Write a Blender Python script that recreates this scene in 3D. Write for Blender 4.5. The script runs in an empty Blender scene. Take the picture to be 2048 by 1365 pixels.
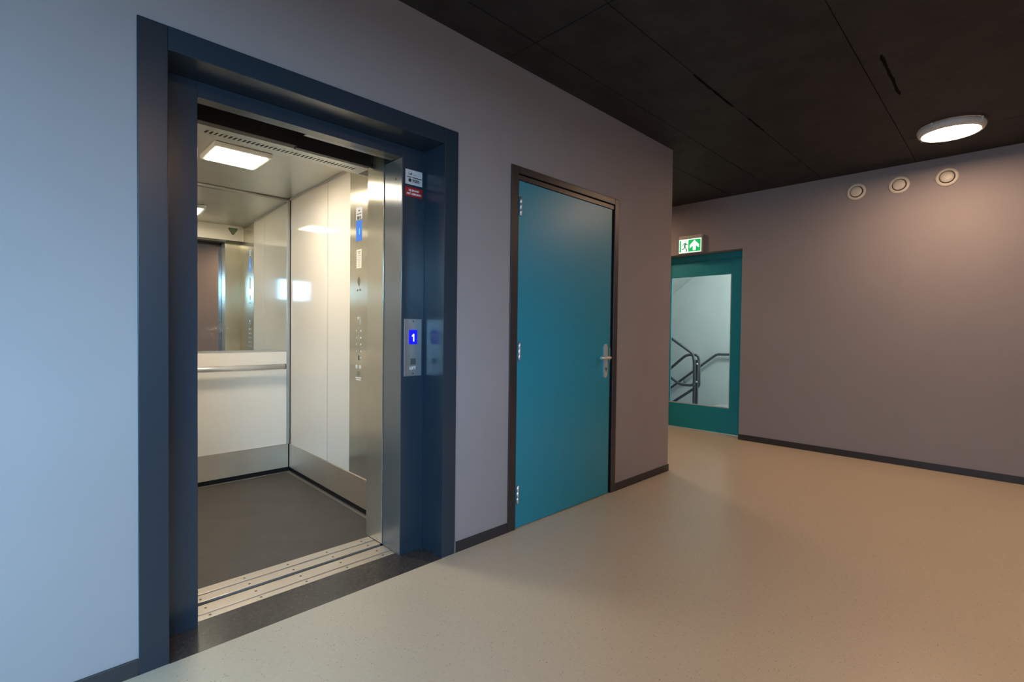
import bpy, bmesh, math, random
from mathutils import Vector, Matrix

random.seed(4)
S = bpy.context.scene
COL = S.collection

# ------------------------------------------------------------------ camera
# left wall face: y = 2.0896, far wall face: x = 5.7772, floor z = 0, ceiling z = 2.7718
CAM_H = 1.2
yaw, pitch, roll = (math.radians(v) for v in (45.3629, -1.1448, 0.6589))
F = Vector((math.cos(yaw) * math.cos(pitch), math.sin(yaw) * math.cos(pitch), math.sin(pitch)))
R0 = Vector((math.sin(yaw), -math.cos(yaw), 0)); U0 = R0.cross(F)
RR = R0 * math.cos(roll) + U0 * math.sin(roll); UU = U0 * math.cos(roll) - R0 * math.sin(roll)
cam_d = bpy.data.cameras.new('camera'); cam = bpy.data.objects.new('camera', cam_d); COL.objects.link(cam)
m = Matrix((RR, UU, -F)).transposed().to_4x4(); m.translation = Vector((0, 0, CAM_H))
cam.matrix_world = m
cam_d.sensor_fit = 'HORIZONTAL'; cam_d.sensor_width = 36.0
cam_d.lens = 992.2848 / 2048 * 36.0
cam_d.clip_start = 0.02; cam_d.clip_end = 100
S.camera = cam

# ------------------------------------------------------------------ world, daylight, exposure
S.view_settings.view_transform = 'Standard'; S.view_settings.look = 'None'
S.view_settings.gamma = 1.0; S.view_settings.use_curve_mapping = False
S.view_settings.exposure = 0.30
S.cycles.max_bounces = 12; S.cycles.diffuse_bounces = 6; S.cycles.glossy_bounces = 6
S.cycles.transparent_max_bounces = 12
S.cycles.sample_clamp_indirect = 6.0
S.cycles.use_denoising = True
W = bpy.data.worlds.new('sky'); S.world = W; W.use_nodes = True
W.node_tree.nodes['Background'].inputs[0].default_value = (0.42, 0.62, 1.0, 1)
W.node_tree.nodes['Background'].inputs[1].default_value = 0.35


def area(name, loc, direction, sx, sy, power, color):
    l = bpy.data.lights.new(name, 'AREA'); l.shape = 'RECTANGLE'; l.size = sx; l.size_y = sy
    l.energy = power; l.color = color
    o = bpy.data.objects.new(name, l); COL.objects.link(o); o.location = loc
    o.rotation_euler = Vector(direction).to_track_quat('-Z', 'Y').to_euler()
    return o


DAY = (0.36, 0.65, 1.0)
area('window_daylight', (-1.6, -3.8, 3.10), (0.1, 1, -0.36), 5.4, 2.5, 2800, DAY)
area('window_daylight_side', (-5.4, 0.0, 2.6), (1, 0, -0.22), 5.0, 2.6, 300, (0.44, 0.68, 1.0))
area('stairwell_light', (7.0, 2.6, 2.80), (0.15, 0.1, -1), 1.0, 0.6, 42, (0.93, 1.0, 0.97))
area('stairwell_fill', (7.2, 1.56, 1.7), (0.1, 1, 0.1), 1.4, 1.3, 28, (0.90, 0.98, 1.0))  # added fill brightening the stair wall and soffit; no window stands here

# ------------------------------------------------------------------ materials
MATS = {}


def mat(name, color, rough=0.5, metal=0.0, spec=0.5, emit=None, estr=0.0, bump=None, var=None, coat=0.0, aniso=None):
    """bump = (scale xyz, strength); var = (scale, amount)"""
    if name in MATS:
        return MATS[name]
    M = bpy.data.materials.new(name); M.use_nodes = True; nt = M.node_tree; b = nt.nodes['Principled BSDF']
    b.inputs['Base Color'].default_value = (*color, 1); b.inputs['Roughness'].default_value = rough
    b.inputs['Metallic'].default_value = metal; b.inputs['Specular IOR Level'].default_value = spec
    if coat:
        b.inputs['Coat Weight'].default_value = coat; b.inputs['Coat Roughness'].default_value = 0.12
    if emit:
        b.inputs['Emission Color'].default_value = (*emit, 1); b.inputs['Emission Strength'].default_value = estr
    tc = nt.nodes.new('ShaderNodeTexCoord')
    if aniso:
        b.inputs['Anisotropic'].default_value = aniso[0]; b.inputs['Anisotropic Rotation'].default_value = aniso[1]
        tg = nt.nodes.new('ShaderNodeTangent'); tg.direction_type = 'RADIAL'; tg.axis = 'Z'
        nt.links.new(tg.outputs[0], b.inputs['Tangent'])
    if bump:
        mp = nt.nodes.new('ShaderNodeMapping'); mp.inputs['Scale'].default_value = bump[0]
        nz = nt.nodes.new('ShaderNodeTexNoise'); nz.inputs['Scale'].default_value = 1.0; nz.inputs['Detail'].default_value = 3
        bp = nt.nodes.new('ShaderNodeBump'); bp.inputs['Strength'].default_value = bump[1]; bp.inputs['Distance'].default_value = bump[2] if len(bump) > 2 else 0.002
        nt.links.new(tc.outputs['Object'], mp.inputs['Vector']); nt.links.new(mp.outputs[0], nz.inputs['Vector'])
        nt.links.new(nz.outputs['Fac'], bp.inputs['Height']); nt.links.new(bp.outputs[0], b.inputs['Normal'])
    if var:
        nz = nt.nodes.new('ShaderNodeTexNoise'); nz.inputs['Scale'].default_value = var[0]; nz.inputs['Detail'].default_value = 5
        nz.inputs['Roughness'].default_value = 0.6
        rp = nt.nodes.new('ShaderNodeMapRange'); rp.inputs['From Min'].default_value = 0.3; rp.inputs['From Max'].default_value = 0.7
        rp.inputs['To Min'].default_value = 1 - var[1]; rp.inputs['To Max'].default_value = 1 + var[1]
        mx = nt.nodes.new('ShaderNodeVectorMath'); mx.operation = 'SCALE'; mx.inputs[0].default_value = color
        nt.links.new(tc.outputs['Object'], nz.inputs['Vector']); nt.links.new(nz.outputs['Fac'], rp.inputs['Value'])
        nt.links.new(rp.outputs[0], mx.inputs['Scale']); nt.links.new(mx.outputs[0], b.inputs['Base Color'])
    MATS[name] = M
    return M


def brushed(name, color, rough, scale, strength=0.25, metal=1.0, aniso=None):
    return mat(name, color, rough, metal, aniso=aniso, bump=(scale, strength, 0.0006), var=(3.0, 0.06))


M_WALL = mat('grey mauve wall paint', (0.310, 0.288, 0.302), 0.62, spec=0.35, bump=((90, 90, 90), 0.12, 0.002), var=(1.6, 0.035))
M_CORR = M_WALL
M_CEIL = mat('black painted concrete', (0.025, 0.024, 0.024), 0.6, spec=0.3, bump=((14, 22, 20), 0.7, 0.005), var=(5.0, 0.35))
M_SLIT = mat('open joint black', (0.004, 0.004, 0.004), 0.9, spec=0.1)
M_BASE = mat('charcoal skirting', (0.030, 0.028, 0.031), 0.45, bump=((60, 60, 60), 0.05))
M_FRAME = mat('anthracite blue steel paint', (0.016, 0.025, 0.037), 0.32, spec=0.5, bump=((45, 45, 45), 0.05, 0.001))
M_REVEAL = mat('anthracite blue satin paint', (0.019, 0.035, 0.055), 0.24, spec=0.6, bump=((30, 30, 30), 0.04, 0.001))
M_POST = brushed('blue grey brushed post', (0.22, 0.235, 0.24), 0.26, (260, 260, 3), 0.06, 0.6, (0.9, 0.0))
M_DFRAME = mat('dark door frame paint', (0.020, 0.018, 0.021), 0.36, spec=0.9)
M_TEAL = mat('petrol teal door paint', (0.0, 0.255, 0.37), 0.37, spec=0.85, bump=((120, 120, 120), 0.10, 0.0012))
M_TEAL2 = mat('deep teal door paint', (0.0, 0.29, 0.38), 0.38, spec=0.5)
M_CHROME = mat('satin stainless', (0.84, 0.83, 0.81), 0.36, 0.85)
M_STEEL = brushed('vertical brushed steel', (0.64, 0.60, 0.50), 0.22, (300, 300, 2.5), 0.06, 0.8, (0.95, 0.0))
M_STEELH = brushed('horizontal brushed steel', (0.60, 0.54, 0.46), 0.46, (3, 3, 300), 0.10, 0.9, (0.85, 0.25))
M_SILL = brushed('worn aluminium sill', (0.74, 0.68, 0.62), 0.46, (3, 300, 300), 0.25)
M_CEILCAR = brushed('satin steel ceiling', (0.60, 0.60, 0.55), 0.36, (90, 5, 90), 0.15)
M_LAM = mat('glossy cream laminate', (0.82, 0.77, 0.68), 0.07, spec=0.45)
M_SEAM = mat('grey seam strip', (0.12, 0.12, 0.11), 0.4, 0.3)
M_TRIM = mat('aluminium corner trim', (0.47, 0.46, 0.42), 0.36, 0.35)
M_MIRROR = mat('mirror glass', (0.80, 0.83, 0.78), 0.012, 1.0)
nt = M_MIRROR.node_tree; pb = nt.nodes['Principled BSDF']      # greasy wipe marks at hand height
tc = nt.nodes.new('ShaderNodeTexCoord'); nz = nt.nodes.new('ShaderNodeTexNoise'); nz.inputs['Scale'].default_value = 26; nz.inputs['Detail'].default_value = 4; nz.inputs['Distortion'].default_value = 1.2
vd = nt.nodes.new('ShaderNodeVectorMath'); vd.operation = 'DISTANCE'; vd.inputs[1].default_value = (0.13, 0.87, 1.15)
m1 = nt.nodes.new('ShaderNodeMapRange'); m1.inputs['From Min'].default_value = 0.14; m1.inputs['From Max'].default_value = 0.05
m2 = nt.nodes.new('ShaderNodeMapRange'); m2.inputs['From Min'].default_value = 0.52; m2.inputs['From Max'].default_value = 0.72; m2.inputs['To Max'].default_value = 0.55
mm = nt.nodes.new('ShaderNodeMath'); mm.operation = 'MULTIPLY'
df = nt.nodes.new('ShaderNodeBsdfDiffuse'); df.inputs[0].default_value = (0.5, 0.5, 0.48, 1); mxs = nt.nodes.new('ShaderNodeMixShader')
nt.links.new(tc.outputs['Object'], nz.inputs['Vector']); nt.links.new(tc.outputs['Object'], vd.inputs[0])
nt.links.new(vd.outputs['Value'], m1.inputs['Value']); nt.links.new(nz.outputs['Fac'], m2.inputs['Value'])
nt.links.new(m1.outputs[0], mm.inputs[0]); nt.links.new(m2.outputs[0], mm.inputs[1]); nt.links.new(mm.outputs[0], mxs.inputs[0])
nt.links.new(pb.outputs[0], mxs.inputs[1]); nt.links.new(df.outputs[0], mxs.inputs[2]); nt.links.new(mxs.outputs[0], nt.nodes['Material Output'].inputs[0])
M_RUBBER = mat('dark grey rubber floor', (0.075, 0.068, 0.062), 0.55, spec=0.4, bump=((160, 160, 160), 0.2, 0.001), var=(5.0, 0.13))
M_BLACK = mat('black void plastic', (0.008, 0.008, 0.009), 0.6, spec=0.3)
M_BROWN = mat('dark brown door gear', (0.045, 0.036, 0.032), 0.5, 0.3)
M_WHITE = mat('white plastic', (0.80, 0.78, 0.74), 0.35)
M_LABEL = mat('white sticker', (0.62, 0.63, 0.66), 0.4)
M_LABEL2 = mat('cream paper sticker', (0.80, 0.76, 0.66), 0.5)
M_RED = mat('red sticker', (0.42, 0.010, 0.018), 0.35)
M_INK = mat('black print', (0.012, 0.012, 0.014), 0.5)
M_WINK = mat('white print', (0.85, 0.85, 0.85), 0.5)
M_PANEL = brushed('call panel steel', (0.50, 0.54, 0.56), 0.42, (300, 300, 3), 0.15)
M_BTN = mat('dark grey push button', (0.12, 0.125, 0.13), 0.35, 0.5)
M_BLUE = mat('blue display', (0.0, 0.0, 0.3), 0.2, emit=(0.006, 0.008, 1.0), estr=0.85)
M_DIGIT = mat('lit digit', (0.9, 0.9, 0.9), 0.4, emit=(0.85, 0.88, 1.0), estr=0.9)
M_LCD = mat('sky blue display', (0.02, 0.06, 0.2), 0.2, emit=(0.035, 0.18, 0.62), estr=0.75)
M_GREENST = mat('green grey emblem', (0.10, 0.14, 0.09), 0.5)
M_LAMP = mat('lit round diffuser', (0.9, 0.9, 0.9), 0.5, emit=(1.0, 0.64, 0.40), estr=68)
M_CARLAMP = mat('lit square diffuser', (0.9, 0.9, 0.9), 0.5, emit=(1.0, 0.86, 0.68), estr=64)
M_LAMPBODY = mat('lamp housing grey', (0.80, 0.76, 0.72), 0.45)
M_VENT = mat('cream valve enamel', (0.72, 0.68, 0.60), 0.35)
M_GREEN = mat('lit green sign', (0.0, 0.25, 0.06), 0.4, emit=(0.0, 0.36, 0.085), estr=0.95)
M_SIGNW = mat('lit white sign', (0.85, 0.85, 0.85), 0.4, emit=(0.80, 1.0, 0.88), estr=0.95)
M_SIGNBODY = mat('sign housing', (0.60, 0.52, 0.47), 0.4)
M_STAIRWALL = mat('stairwell plaster', (0.44, 0.48, 0.47), 0.75, bump=((25, 25, 25), 0.2, 0.003), var=(1.8, 0.07))
M_STEP = mat('stair concrete', (0.36, 0.37, 0.37), 0.7, var=(3.0, 0.08))
M_RAIL = mat('blue grey rail paint', (0.050, 0.062, 0.080), 0.28)
M_SCREW = mat('dull screw', (0.16, 0.15, 0.14), 0.45, 0.8)


def speckle_floor(name, color, rough, dots, amount, bumpy):
    M = bpy.data.materials.new(name); M.use_nodes = True; nt = M.node_tree; b = nt.nodes['Principled BSDF']
    tc = nt.nodes.new('ShaderNodeTexCoord')

    def mul(sock, col):
        mx = nt.nodes.new('ShaderNodeMix'); mx.data_type = 'RGBA'
        mx.inputs[6].default_value = (*col[0], 1); mx.inputs[7].default_value = (*col[1], 1)
        nt.links.new(sock, mx.inputs[0]); return mx
    big = nt.nodes.new('ShaderNodeTexNoise'); big.inputs['Scale'].default_value = 1.3; big.inputs['Detail'].default_value = 6
    nt.links.new(tc.outputs['Object'], big.inputs['Vector'])
    fine = nt.nodes.new('ShaderNodeTexNoise'); fine.inputs['Scale'].default_value = 60; fine.inputs['Detail'].default_value = 4
    nt.links.new(tc.outputs['Object'], fine.inputs['Vector'])
    add = nt.nodes.new('ShaderNodeMath'); add.operation = 'ADD'
    nt.links.new(big.outputs['Fac'], add.inputs[0]); nt.links.new(fine.outputs['Fac'], add.inputs[1])
    mr = nt.nodes.new('ShaderNodeMapRange'); mr.inputs['From Min'].default_value = 0.7; mr.inputs['From Max'].default_value = 1.3
    nt.links.new(add.outputs[0], mr.inputs['Value'])
    base = mul(mr.outputs[0], (tuple(c * (1 - amount) for c in color), tuple(c * (1 + amount) for c in color)))
    last = base.outputs[2]
    for sc, th, dark in dots:
        vo = nt.nodes.new('ShaderNodeTexVoronoi'); vo.inputs['Scale'].default_value = sc
        nt.links.new(tc.outputs['Object'], vo.inputs['Vector'])
        # only some cells carry a chip
        sep = nt.nodes.new('ShaderNodeSeparateColor'); nt.links.new(vo.outputs['Color'], sep.inputs[0])
        g = nt.nodes.new('ShaderNodeMath'); g.operation = 'GREATER_THAN'; g.inputs[1].default_value = 0.72
        nt.links.new(sep.outputs[0], g.inputs[0])
        l = nt.nodes.new('ShaderNodeMath'); l.operation = 'LESS_THAN'; l.inputs[1].default_value = th
        nt.links.new(vo.outputs['Distance'], l.inputs[0])
        a = nt.nodes.new('ShaderNodeMath'); a.operation = 'MULTIPLY'
        nt.links.new(g.outputs[0], a.inputs[0]); nt.links.new(l.outputs[0], a.inputs[1])
        mx = nt.nodes.new('ShaderNodeMix'); mx.data_type = 'RGBA'
        nt.links.new(a.outputs[0], mx.inputs[0]); nt.links.new(last, mx.inputs[6]); mx.inputs[7].default_value = (*dark, 1)
        last = mx.outputs[2]
    nt.links.new(last, b.inputs['Base Color'])
    b.inputs['Roughness'].default_value = rough
    bp = nt.nodes.new('ShaderNodeBump'); bp.inputs['Strength'].default_value = bumpy; bp.inputs['Distance'].default_value = 0.001
    nt.links.new(fine.outputs['Fac'], bp.inputs['Height']); nt.links.new(bp.outputs[0], b.inputs['Normal'])
    return M


M_FLOOR = speckle_floor('beige speckled floor', (0.63, 0.55, 0.42), 0.30, [(42, 0.085, (0.17, 0.13, 0.09)), (80, 0.16, (0.30, 0.25, 0.18)), (150, 0.16, (0.42, 0.36, 0.27))], 0.05, 0.10)
M_GRANITE = speckle_floor('dark speckled granite', (0.060, 0.052, 0.047), 0.24, [(70, 0.16, (0.17, 0.15, 0.14)), (120, 0.18, (0.02, 0.018, 0.017))], 0.35, 0.05)

M_GLASS = bpy.data.materials.new('clear pane'); M_GLASS.use_nodes = True
nt = M_GLASS.node_tree; nt.nodes.clear()
o_ = nt.nodes.new('ShaderNodeOutputMaterial'); mixn = nt.nodes.new('ShaderNodeMixShader')
tr = nt.nodes.new('ShaderNodeBsdfTransparent'); tr.inputs[0].default_value = (0.90, 0.95, 0.93, 1)
gl = nt.nodes.new('ShaderNodeBsdfGlossy'); gl.inputs['Roughness'].default_value = 0.02
fr = nt.nodes.new('ShaderNodeFresnel'); fr.inputs[0].default_value = 1.45
nt.links.new(fr.outputs[0], mixn.inputs[0]); nt.links.new(tr.outputs[0], mixn.inputs[1]); nt.links.new(gl.outputs[0], mixn.inputs[2])
nt.links.new(mixn.outputs[0], o_.inputs[0])


# ------------------------------------------------------------------ builders
def B():
    return bmesh.new()


def box(bm, x0, x1, y0, y1, z0, z1, bev=0.0, rot=None):
    """axis aligned box; rot = (pivot x, pivot y, angle) turns it about z"""
    r = bmesh.ops.create_cube(bm, size=1.0); vs = r['verts']
    for v in vs:
        v.co = Vector(((x0 + x1) / 2 + v.co.x * (x1 - x0), (y0 + y1) / 2 + v.co.y * (y1 - y0), (z0 + z1) / 2 + v.co.z * (z1 - z0)))
    if bev:
        es = list({e for v in vs for e in v.link_edges})
        g = bmesh.ops.bevel(bm, geom=es, offset=bev, segments=2, affect='EDGES', profile=0.5)
        vs = list({v for f in g['faces'] for v in f.verts} | {v for v in vs if v.is_valid})
    if rot:
        px, py, a = rot; M = Matrix.Translation((px, py, 0)) @ Matrix.Rotation(a, 4, 'Z') @ Matrix.Translation((-px, -py, 0))
        bmesh.ops.transform(bm, matrix=M, verts=vs)
    return bm


def lathe(bm, prof, M, n=40):
    """profile [(radius, height)] turned about local z, placed by matrix M"""
    rings = []
    for r, h in prof:
        if r < 1e-6:
            rings.append([bm.verts.new(M @ Vector((0, 0, h)))])
        else:
            rings.append([bm.verts.new(M @ Vector((r * math.cos(2 * math.pi * i / n), r * math.sin(2 * math.pi * i / n), h))) for i in range(n)])
    for a, b in zip(rings, rings[1:]):
        for i in range(n):
            j = (i + 1) % n
            if len(a) == 1 and len(b) == 1:
                continue
            if len(a) == 1:
                f = bm.faces.new((a[0], b[i], b[j]))
            elif len(b) == 1:
                f = bm.faces.new((a[i], a[j], b[0]))
            else:
                f = bm.faces.new((a[i], a[j], b[j], b[i]))
            f.smooth = True
    return bm


def rounded(path, r, n=6):
    """replaces inner corners of a polyline by arcs of about radius r"""
    P = [Vector(p) for p in path]; out = [P[0]]
    for a, b, c in zip(P, P[1:], P[2:]):
        d1 = (a - b).normalized(); d2 = (c - b).normalized()
        k = min(r, (a - b).length * 0.45, (c - b).length * 0.45)
        p0 = b + d1 * k; p2 = b + d2 * k
        for i in range(n + 1):
            t = i / n
            out.append(p0 * (1 - t) ** 2 + b * 2 * t * (1 - t) + p2 * t * t)
    out.append(P[-1]); return out


def tube(bm, path, r, n=14):
    P = [Vector(p) for p in path]; rings = []
    up = Vector((0, 0, 1))
    d0 = (P[1] - P[0]).normalized()
    ref = up if abs(d0.dot(up)) < 0.9 else Vector((1, 0, 0))
    nx = d0.cross(ref).normalized()
    for i, p in enumerate(P):
        d = (P[min(i + 1, len(P) - 1)] - P[max(i - 1, 0)]).normalized()
        nx = (nx - d * nx.dot(d)).normalized(); ny = d.cross(nx)
        rings.append([bm.verts.new(p + nx * r * math.cos(2 * math.pi * k / n) + ny * r * math.sin(2 * math.pi * k / n)) for k in range(n)])
    for a, b in zip(rings, rings[1:]):
        for k in range(n):
            f = bm.faces.new((a[k], a[(k + 1) % n], b[(k + 1) % n], b[k])); f.smooth = True
    bm.faces.new(rings[0][::-1]); bm.faces.new(rings[-1])
    return bm


def poly(bm, pts, to3, t0=0.0, t1=0.0006):
    """2-D outline extruded between depths t0 and t1; to3(u, v, depth) -> point"""
    a = [bm.verts.new(to3(u, v, t0)) for u, v in pts]; b = [bm.verts.new(to3(u, v, t1)) for u, v in pts]
    n = len(pts)
    bm.faces.new(a); bm.faces.new(b[::-1])
    for i in range(n):
        j = (i + 1) % n
        bm.faces.new((a[i], b[i], b[j], a[j]))
    return bm


def wloc(o):
    v = Vector((0, 0, 0))
    while o:
        v += Vector(o.location); o = o.parent
    return v


def obj(name, bm, material, parent=None, kind=None, label=None, cat=None, group=None):
    bmesh.ops.recalc_face_normals(bm, faces=bm.faces[:])
    if parent:
        bmesh.ops.translate(bm, verts=bm.verts[:], vec=-wloc(parent))
        org = None
    else:
        lo = Vector((min(v.co.x for v in bm.verts), min(v.co.y for v in bm.verts), min(v.co.z for v in bm.verts)))
        hi = Vector((max(v.co.x for v in bm.verts), max(v.co.y for v in bm.verts), max(v.co.z for v in bm.verts)))
        org = Vector(((lo.x + hi.x) / 2, (lo.y + hi.y) / 2, lo.z)); bmesh.ops.translate(bm, verts=bm.verts[:], vec=-org)
    me = bpy.data.meshes.new(name); bm.to_mesh(me); bm.free(); me.materials.append(material)
    o = bpy.data.objects.new(name, me); COL.objects.link(o)
    if parent:
        o.parent = parent
    else:
        o.location = org
    return tag(o, label, cat, group, kind)


def tag(o, label=None, cat=None, group=None, kind=None):
    for k, v in (('label', label), ('category', cat), ('group', group), ('kind', kind)):
        if v:
            o[k] = v
    return o


def thing(name, loc, label, cat, group=None, kind=None):
    o = bpy.data.objects.new(name, None); COL.objects.link(o); o.location = loc; o.empty_display_size = 0.1
    return tag(o, label, cat, group, kind)


def text(name, body, origin, right, up, size, material, parent, align='CENTER', bold=0.0, sx=1.0):
    """lettering as solid mesh, baseline centre at origin, running along right"""
    c = bpy.data.curves.new(name, 'FONT'); c.body = body; c.size = size; c.align_x = align; c.align_y = 'CENTER'
    c.extrude = 0.0003; c.offset = bold; c.resolution_u = 4
    tmp = bpy.data.objects.new('tmp', c); COL.objects.link(tmp)
    bpy.context.view_layer.update()
    me = bpy.data.meshes.new_from_object(tmp.evaluated_get(bpy.context.evaluated_depsgraph_get()))
    bpy.data.objects.remove(tmp)
    r = Vector(right).normalized(); u = Vector(up).normalized(); n = r.cross(u)
    base = Vector(origin) - wloc(parent)
    for v in me.vertices:
        v.co = base + r * v.co.x * sx + u * v.co.y + n * v.co.z
    me.materials.clear(); me.materials.append(material); me.name = name
    o = bpy.data.objects.new(name, me); COL.objects.link(o); o.parent = parent
    return o


# ------------------------------------------------------------------ setting
D, L, H = 2.0896, 5.7772, 2.7718
WY = D + 0.008          # plaster face of the left wall
YB = -1.75              # wall opposite the lift
XB = -3.2               # wall behind the camera
XC = 3.99               # end of the left wall

b = B(); box(b, XB, L + 0.27, YB - 0.2, D + 0.001, -0.2, 0.0)
box(b, XC - 0.3, L + 0.27, D + 0.001, 7.2, -0.2, 0.0)
box(b, 1.66, XC - 0.3, D + 0.001, WY + 0.2, -0.2, 0.0)
box(b, XB, 0.27, D + 0.001, WY + 0.2, -0.2, 0.0)
obj('floor', b, M_FLOOR, kind='structure', label='beige speckled hall floor with a soft sheen', cat='floor')

ceil = thing('ceiling', (1.3, 0.2, H), 'black painted concrete ceiling with formwork joints', 'ceiling', kind='structure')
b = B(); box(b, XB - 0.2, L + 0.27, YB - 0.2, 7.2, H + 0.012, H + 0.25)
obj('slab', b, M_CEIL, ceil)
XS = [XB, -0.6, 2.0, 4.59, 5.07, L + 0.02]; YS = [YB, -0.15, 0.66, 1.40, 1.868, 2.3]
for i in range(5):
    for j in range(5):
        b = B(); g = 0.0022; dz = random.uniform(-0.0015, 0.0015)
        box(b, XS[i] + g, XS[i + 1] - g, YS[j] + g, YS[j + 1] - g, H + dz, H + 0.014)
        obj('formwork_panel', b, M_CEIL, ceil)
for j in range(3):
    b = B(); box(b, XC - 0.25, L + 0.02, 2.306 + j * 1.6, 2.3 + (j + 1) * 1.6, H + 0.001, H + 0.014)
    obj('formwork_panel', b, M_CEIL, ceil)
for x0, x1, y, w in ((2.91, 3.51, 1.405, 0.011), (3.77, 4.09, 1.398, 0.009), (3.43, 4.09, 0.562, 0.012), (1.0, 1.4, 1.868, 0.006)):
    b = B()
    n = 14; pts = []
    for k in range(n + 1):
        pts.append((x0 + (x1 - x0) * k / n, y - w * random.uniform(0.5, 1.0) * (0.3 if k in (0, n) else 1)))
    for k in range(n, -1, -1):
        pts.append((x0 + (x1 - x0) * k / n, y + w * random.uniform(0.5, 1.0) * (0.3 if k in (0, n) else 1)))
    poly(b, pts, lambda u, v, t: Vector((u, v, H - 0.0022 + t)), 0.0, 0.006)
    obj('open_joint', b, M_SLIT, ceil)

b = B()
box(b, XB, 0.30, WY, WY + 0.2, 0, H + 0.01)
box(b, 0.30, 1.63, WY, WY + 0.2, 2.23, H + 0.01)
box(b, 1.63, 2.065, WY, WY + 0.2, 0, H + 0.01)
box(b, 2.065, 3.155, WY, WY + 0.2, 2.165, H + 0.01)
box(b, 3.155, XC, WY, WY + 0.2, 0, H + 0.01)
box(b, XC - 0.2, XC, WY + 0.2, 7.2, 0, H + 0.01)
obj('wall_left', b, M_WALL, kind='structure', label='grey mauve wall holding the lift and the solid teal door', cat='wall')

OY0, OY1, OZ = 2.1745, 3.22, 2.162     # opening of the far door
b = B()
box(b, L, L + 0.25, YB - 0.2, OY0, 0, H + 0.01)
box(b, L, L + 0.25, OY0, OY1, OZ, H + 0.01)
box(b, L, L + 0.25, OY1, 7.2, 0, H + 0.01)
obj('wall_far', b, M_WALL, kind='structure', label='grey mauve end wall with three round air valves', cat='wall')

b = B()
WX0, WX1, WZ0, WZ1 = -3.05, -0.15, 0.08, 2.25
box(b, XB, WX0, YB - 0.2, YB, 0, H + 0.01)
box(b, WX0, WX1, YB - 0.2, YB, 0, WZ0); box(b, WX0, WX1, YB - 0.2, YB, WZ1, H + 0.01)
box(b, WX1, L, YB - 0.2, YB, 0, H + 0.01)
obj('wall_right', b, M_WALL, kind='structure', label='grey mauve wall facing the lift, with the daylight window', cat='wall')
VY0, VY1, VZ0, VZ1 = -1.45, 1.55, 0.06, 2.3
b = B(); box(b, XB - 0.2, XB, YB - 0.2, VY0, 0, H + 0.01); box(b, XB - 0.2, XB, VY1, WY + 0.2, 0, H + 0.01)
box(b, XB - 0.2, XB, VY0, VY1, 0, VZ0); box(b, XB - 0.2, XB, VY0, VY1, VZ1, H + 0.01)
obj('wall_back', b, M_WALL, kind='structure', label='grey mauve wall behind the viewer', cat='wall')
b = B(); box(b, XC, L, 7.0, 7.2, 0, H + 0.01)
obj('wall_corridor_end', b, M_WALL, kind='structure', label='grey mauve wall closing the side corridor', cat='wall')

win = thing('window_1', ((WX0 + WX1) / 2, YB, WZ0), 'tall window with a solid band at mid height, opposite the lift', 'window', kind='structure')
for x0, x1, z0, z1 in ((WX0, WX0 + .06, WZ0, WZ1), (WX1 - .06, WX1, WZ0, WZ1), (WX0 + .06, WX1 - .06, WZ0, WZ0 + .06), (WX0 + .06, WX1 - .06, WZ1 - .06, WZ1), (WX0 + .06, WX1 - .06, 1.11, 1.57)):
    b = B(); box(b, x0, x1, YB - 0.14, YB - 0.07, z0, z1, 0.004); obj('window_frame', b, M_DFRAME, win)
for z0, z1 in ((WZ0 + .06, 1.11), (1.57, WZ1 - .06)):
    b = B(); box(b, -1.36, -1.30, YB - 0.14, YB - 0.07, z0, z1, 0.004); obj('window_frame', b, M_DFRAME, win)
    for x0, x1 in ((WX0 + .06, -1.36), (-1.30, WX1 - .06)):
        b = B(); box(b, x0, x1, YB - 0.108, YB - 0.102, z0, z1); obj('pane', b, M_GLASS, win)
VY0, VY1, VZ0, VZ1 = -1.45, 1.55, 0.06, 2.3
win2 = thing('window_2', (XB, 0, VZ0), 'wide two-pane window behind the viewer', 'window', kind='structure')
for y0, y1, z0, z1 in ((VY0, VY0 + .06, VZ0, VZ1), (VY1 - .06, VY1, VZ0, VZ1), (VY0 + .06, VY1 - .06, VZ0, VZ0 + .06), (VY0 + .06, VY1 - .06, VZ1 - .06, VZ1), (0.02, 0.08, VZ0 + .06, VZ1 - .06)):
    b = B(); box(b, XB - 0.14, XB - 0.07, y0, y1, z0, z1, 0.004); obj('window_frame', b, M_DFRAME, win2)
for y0, y1 in ((VY0 + .06, 0.02), (0.08, VY1 - .06)):
    b = B(); box(b, XB - 0.108, XB - 0.102, y0, y1, VZ0 + .06, VZ1 - .06); obj('pane', b, M_GLASS, win2)
b = B()
box(b, 1.70, 1.74, WY + 0.2, 4.75, -0.4, H + 0.1); box(b, 0.06, 0.10, WY + 0.2, 4.75, -0.4, H + 0.1); box(b, 0.10, 1.70, 4.70, 4.75, -0.4, H + 0.1); box(b, 0.10, 1.70, WY + 0.2, 4.70, H, H + 0.1); box(b, 0.10, 1.70, WY + 0.02, 4.70, -0.45, -0.4)
obj('wall_shaft', b, M_CEIL, kind='structure', label='dark concrete lift shaft around the car', cat='shaft')


def skirting(name, x0, x1, y0, y1, label, z1=0.058):
    b = B(); box(b, x0, x1, y0, y1, 0, z1, 0.002)
    return obj(name, b, M_BASE, kind='structure', label=label, cat='baseboard')


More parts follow.
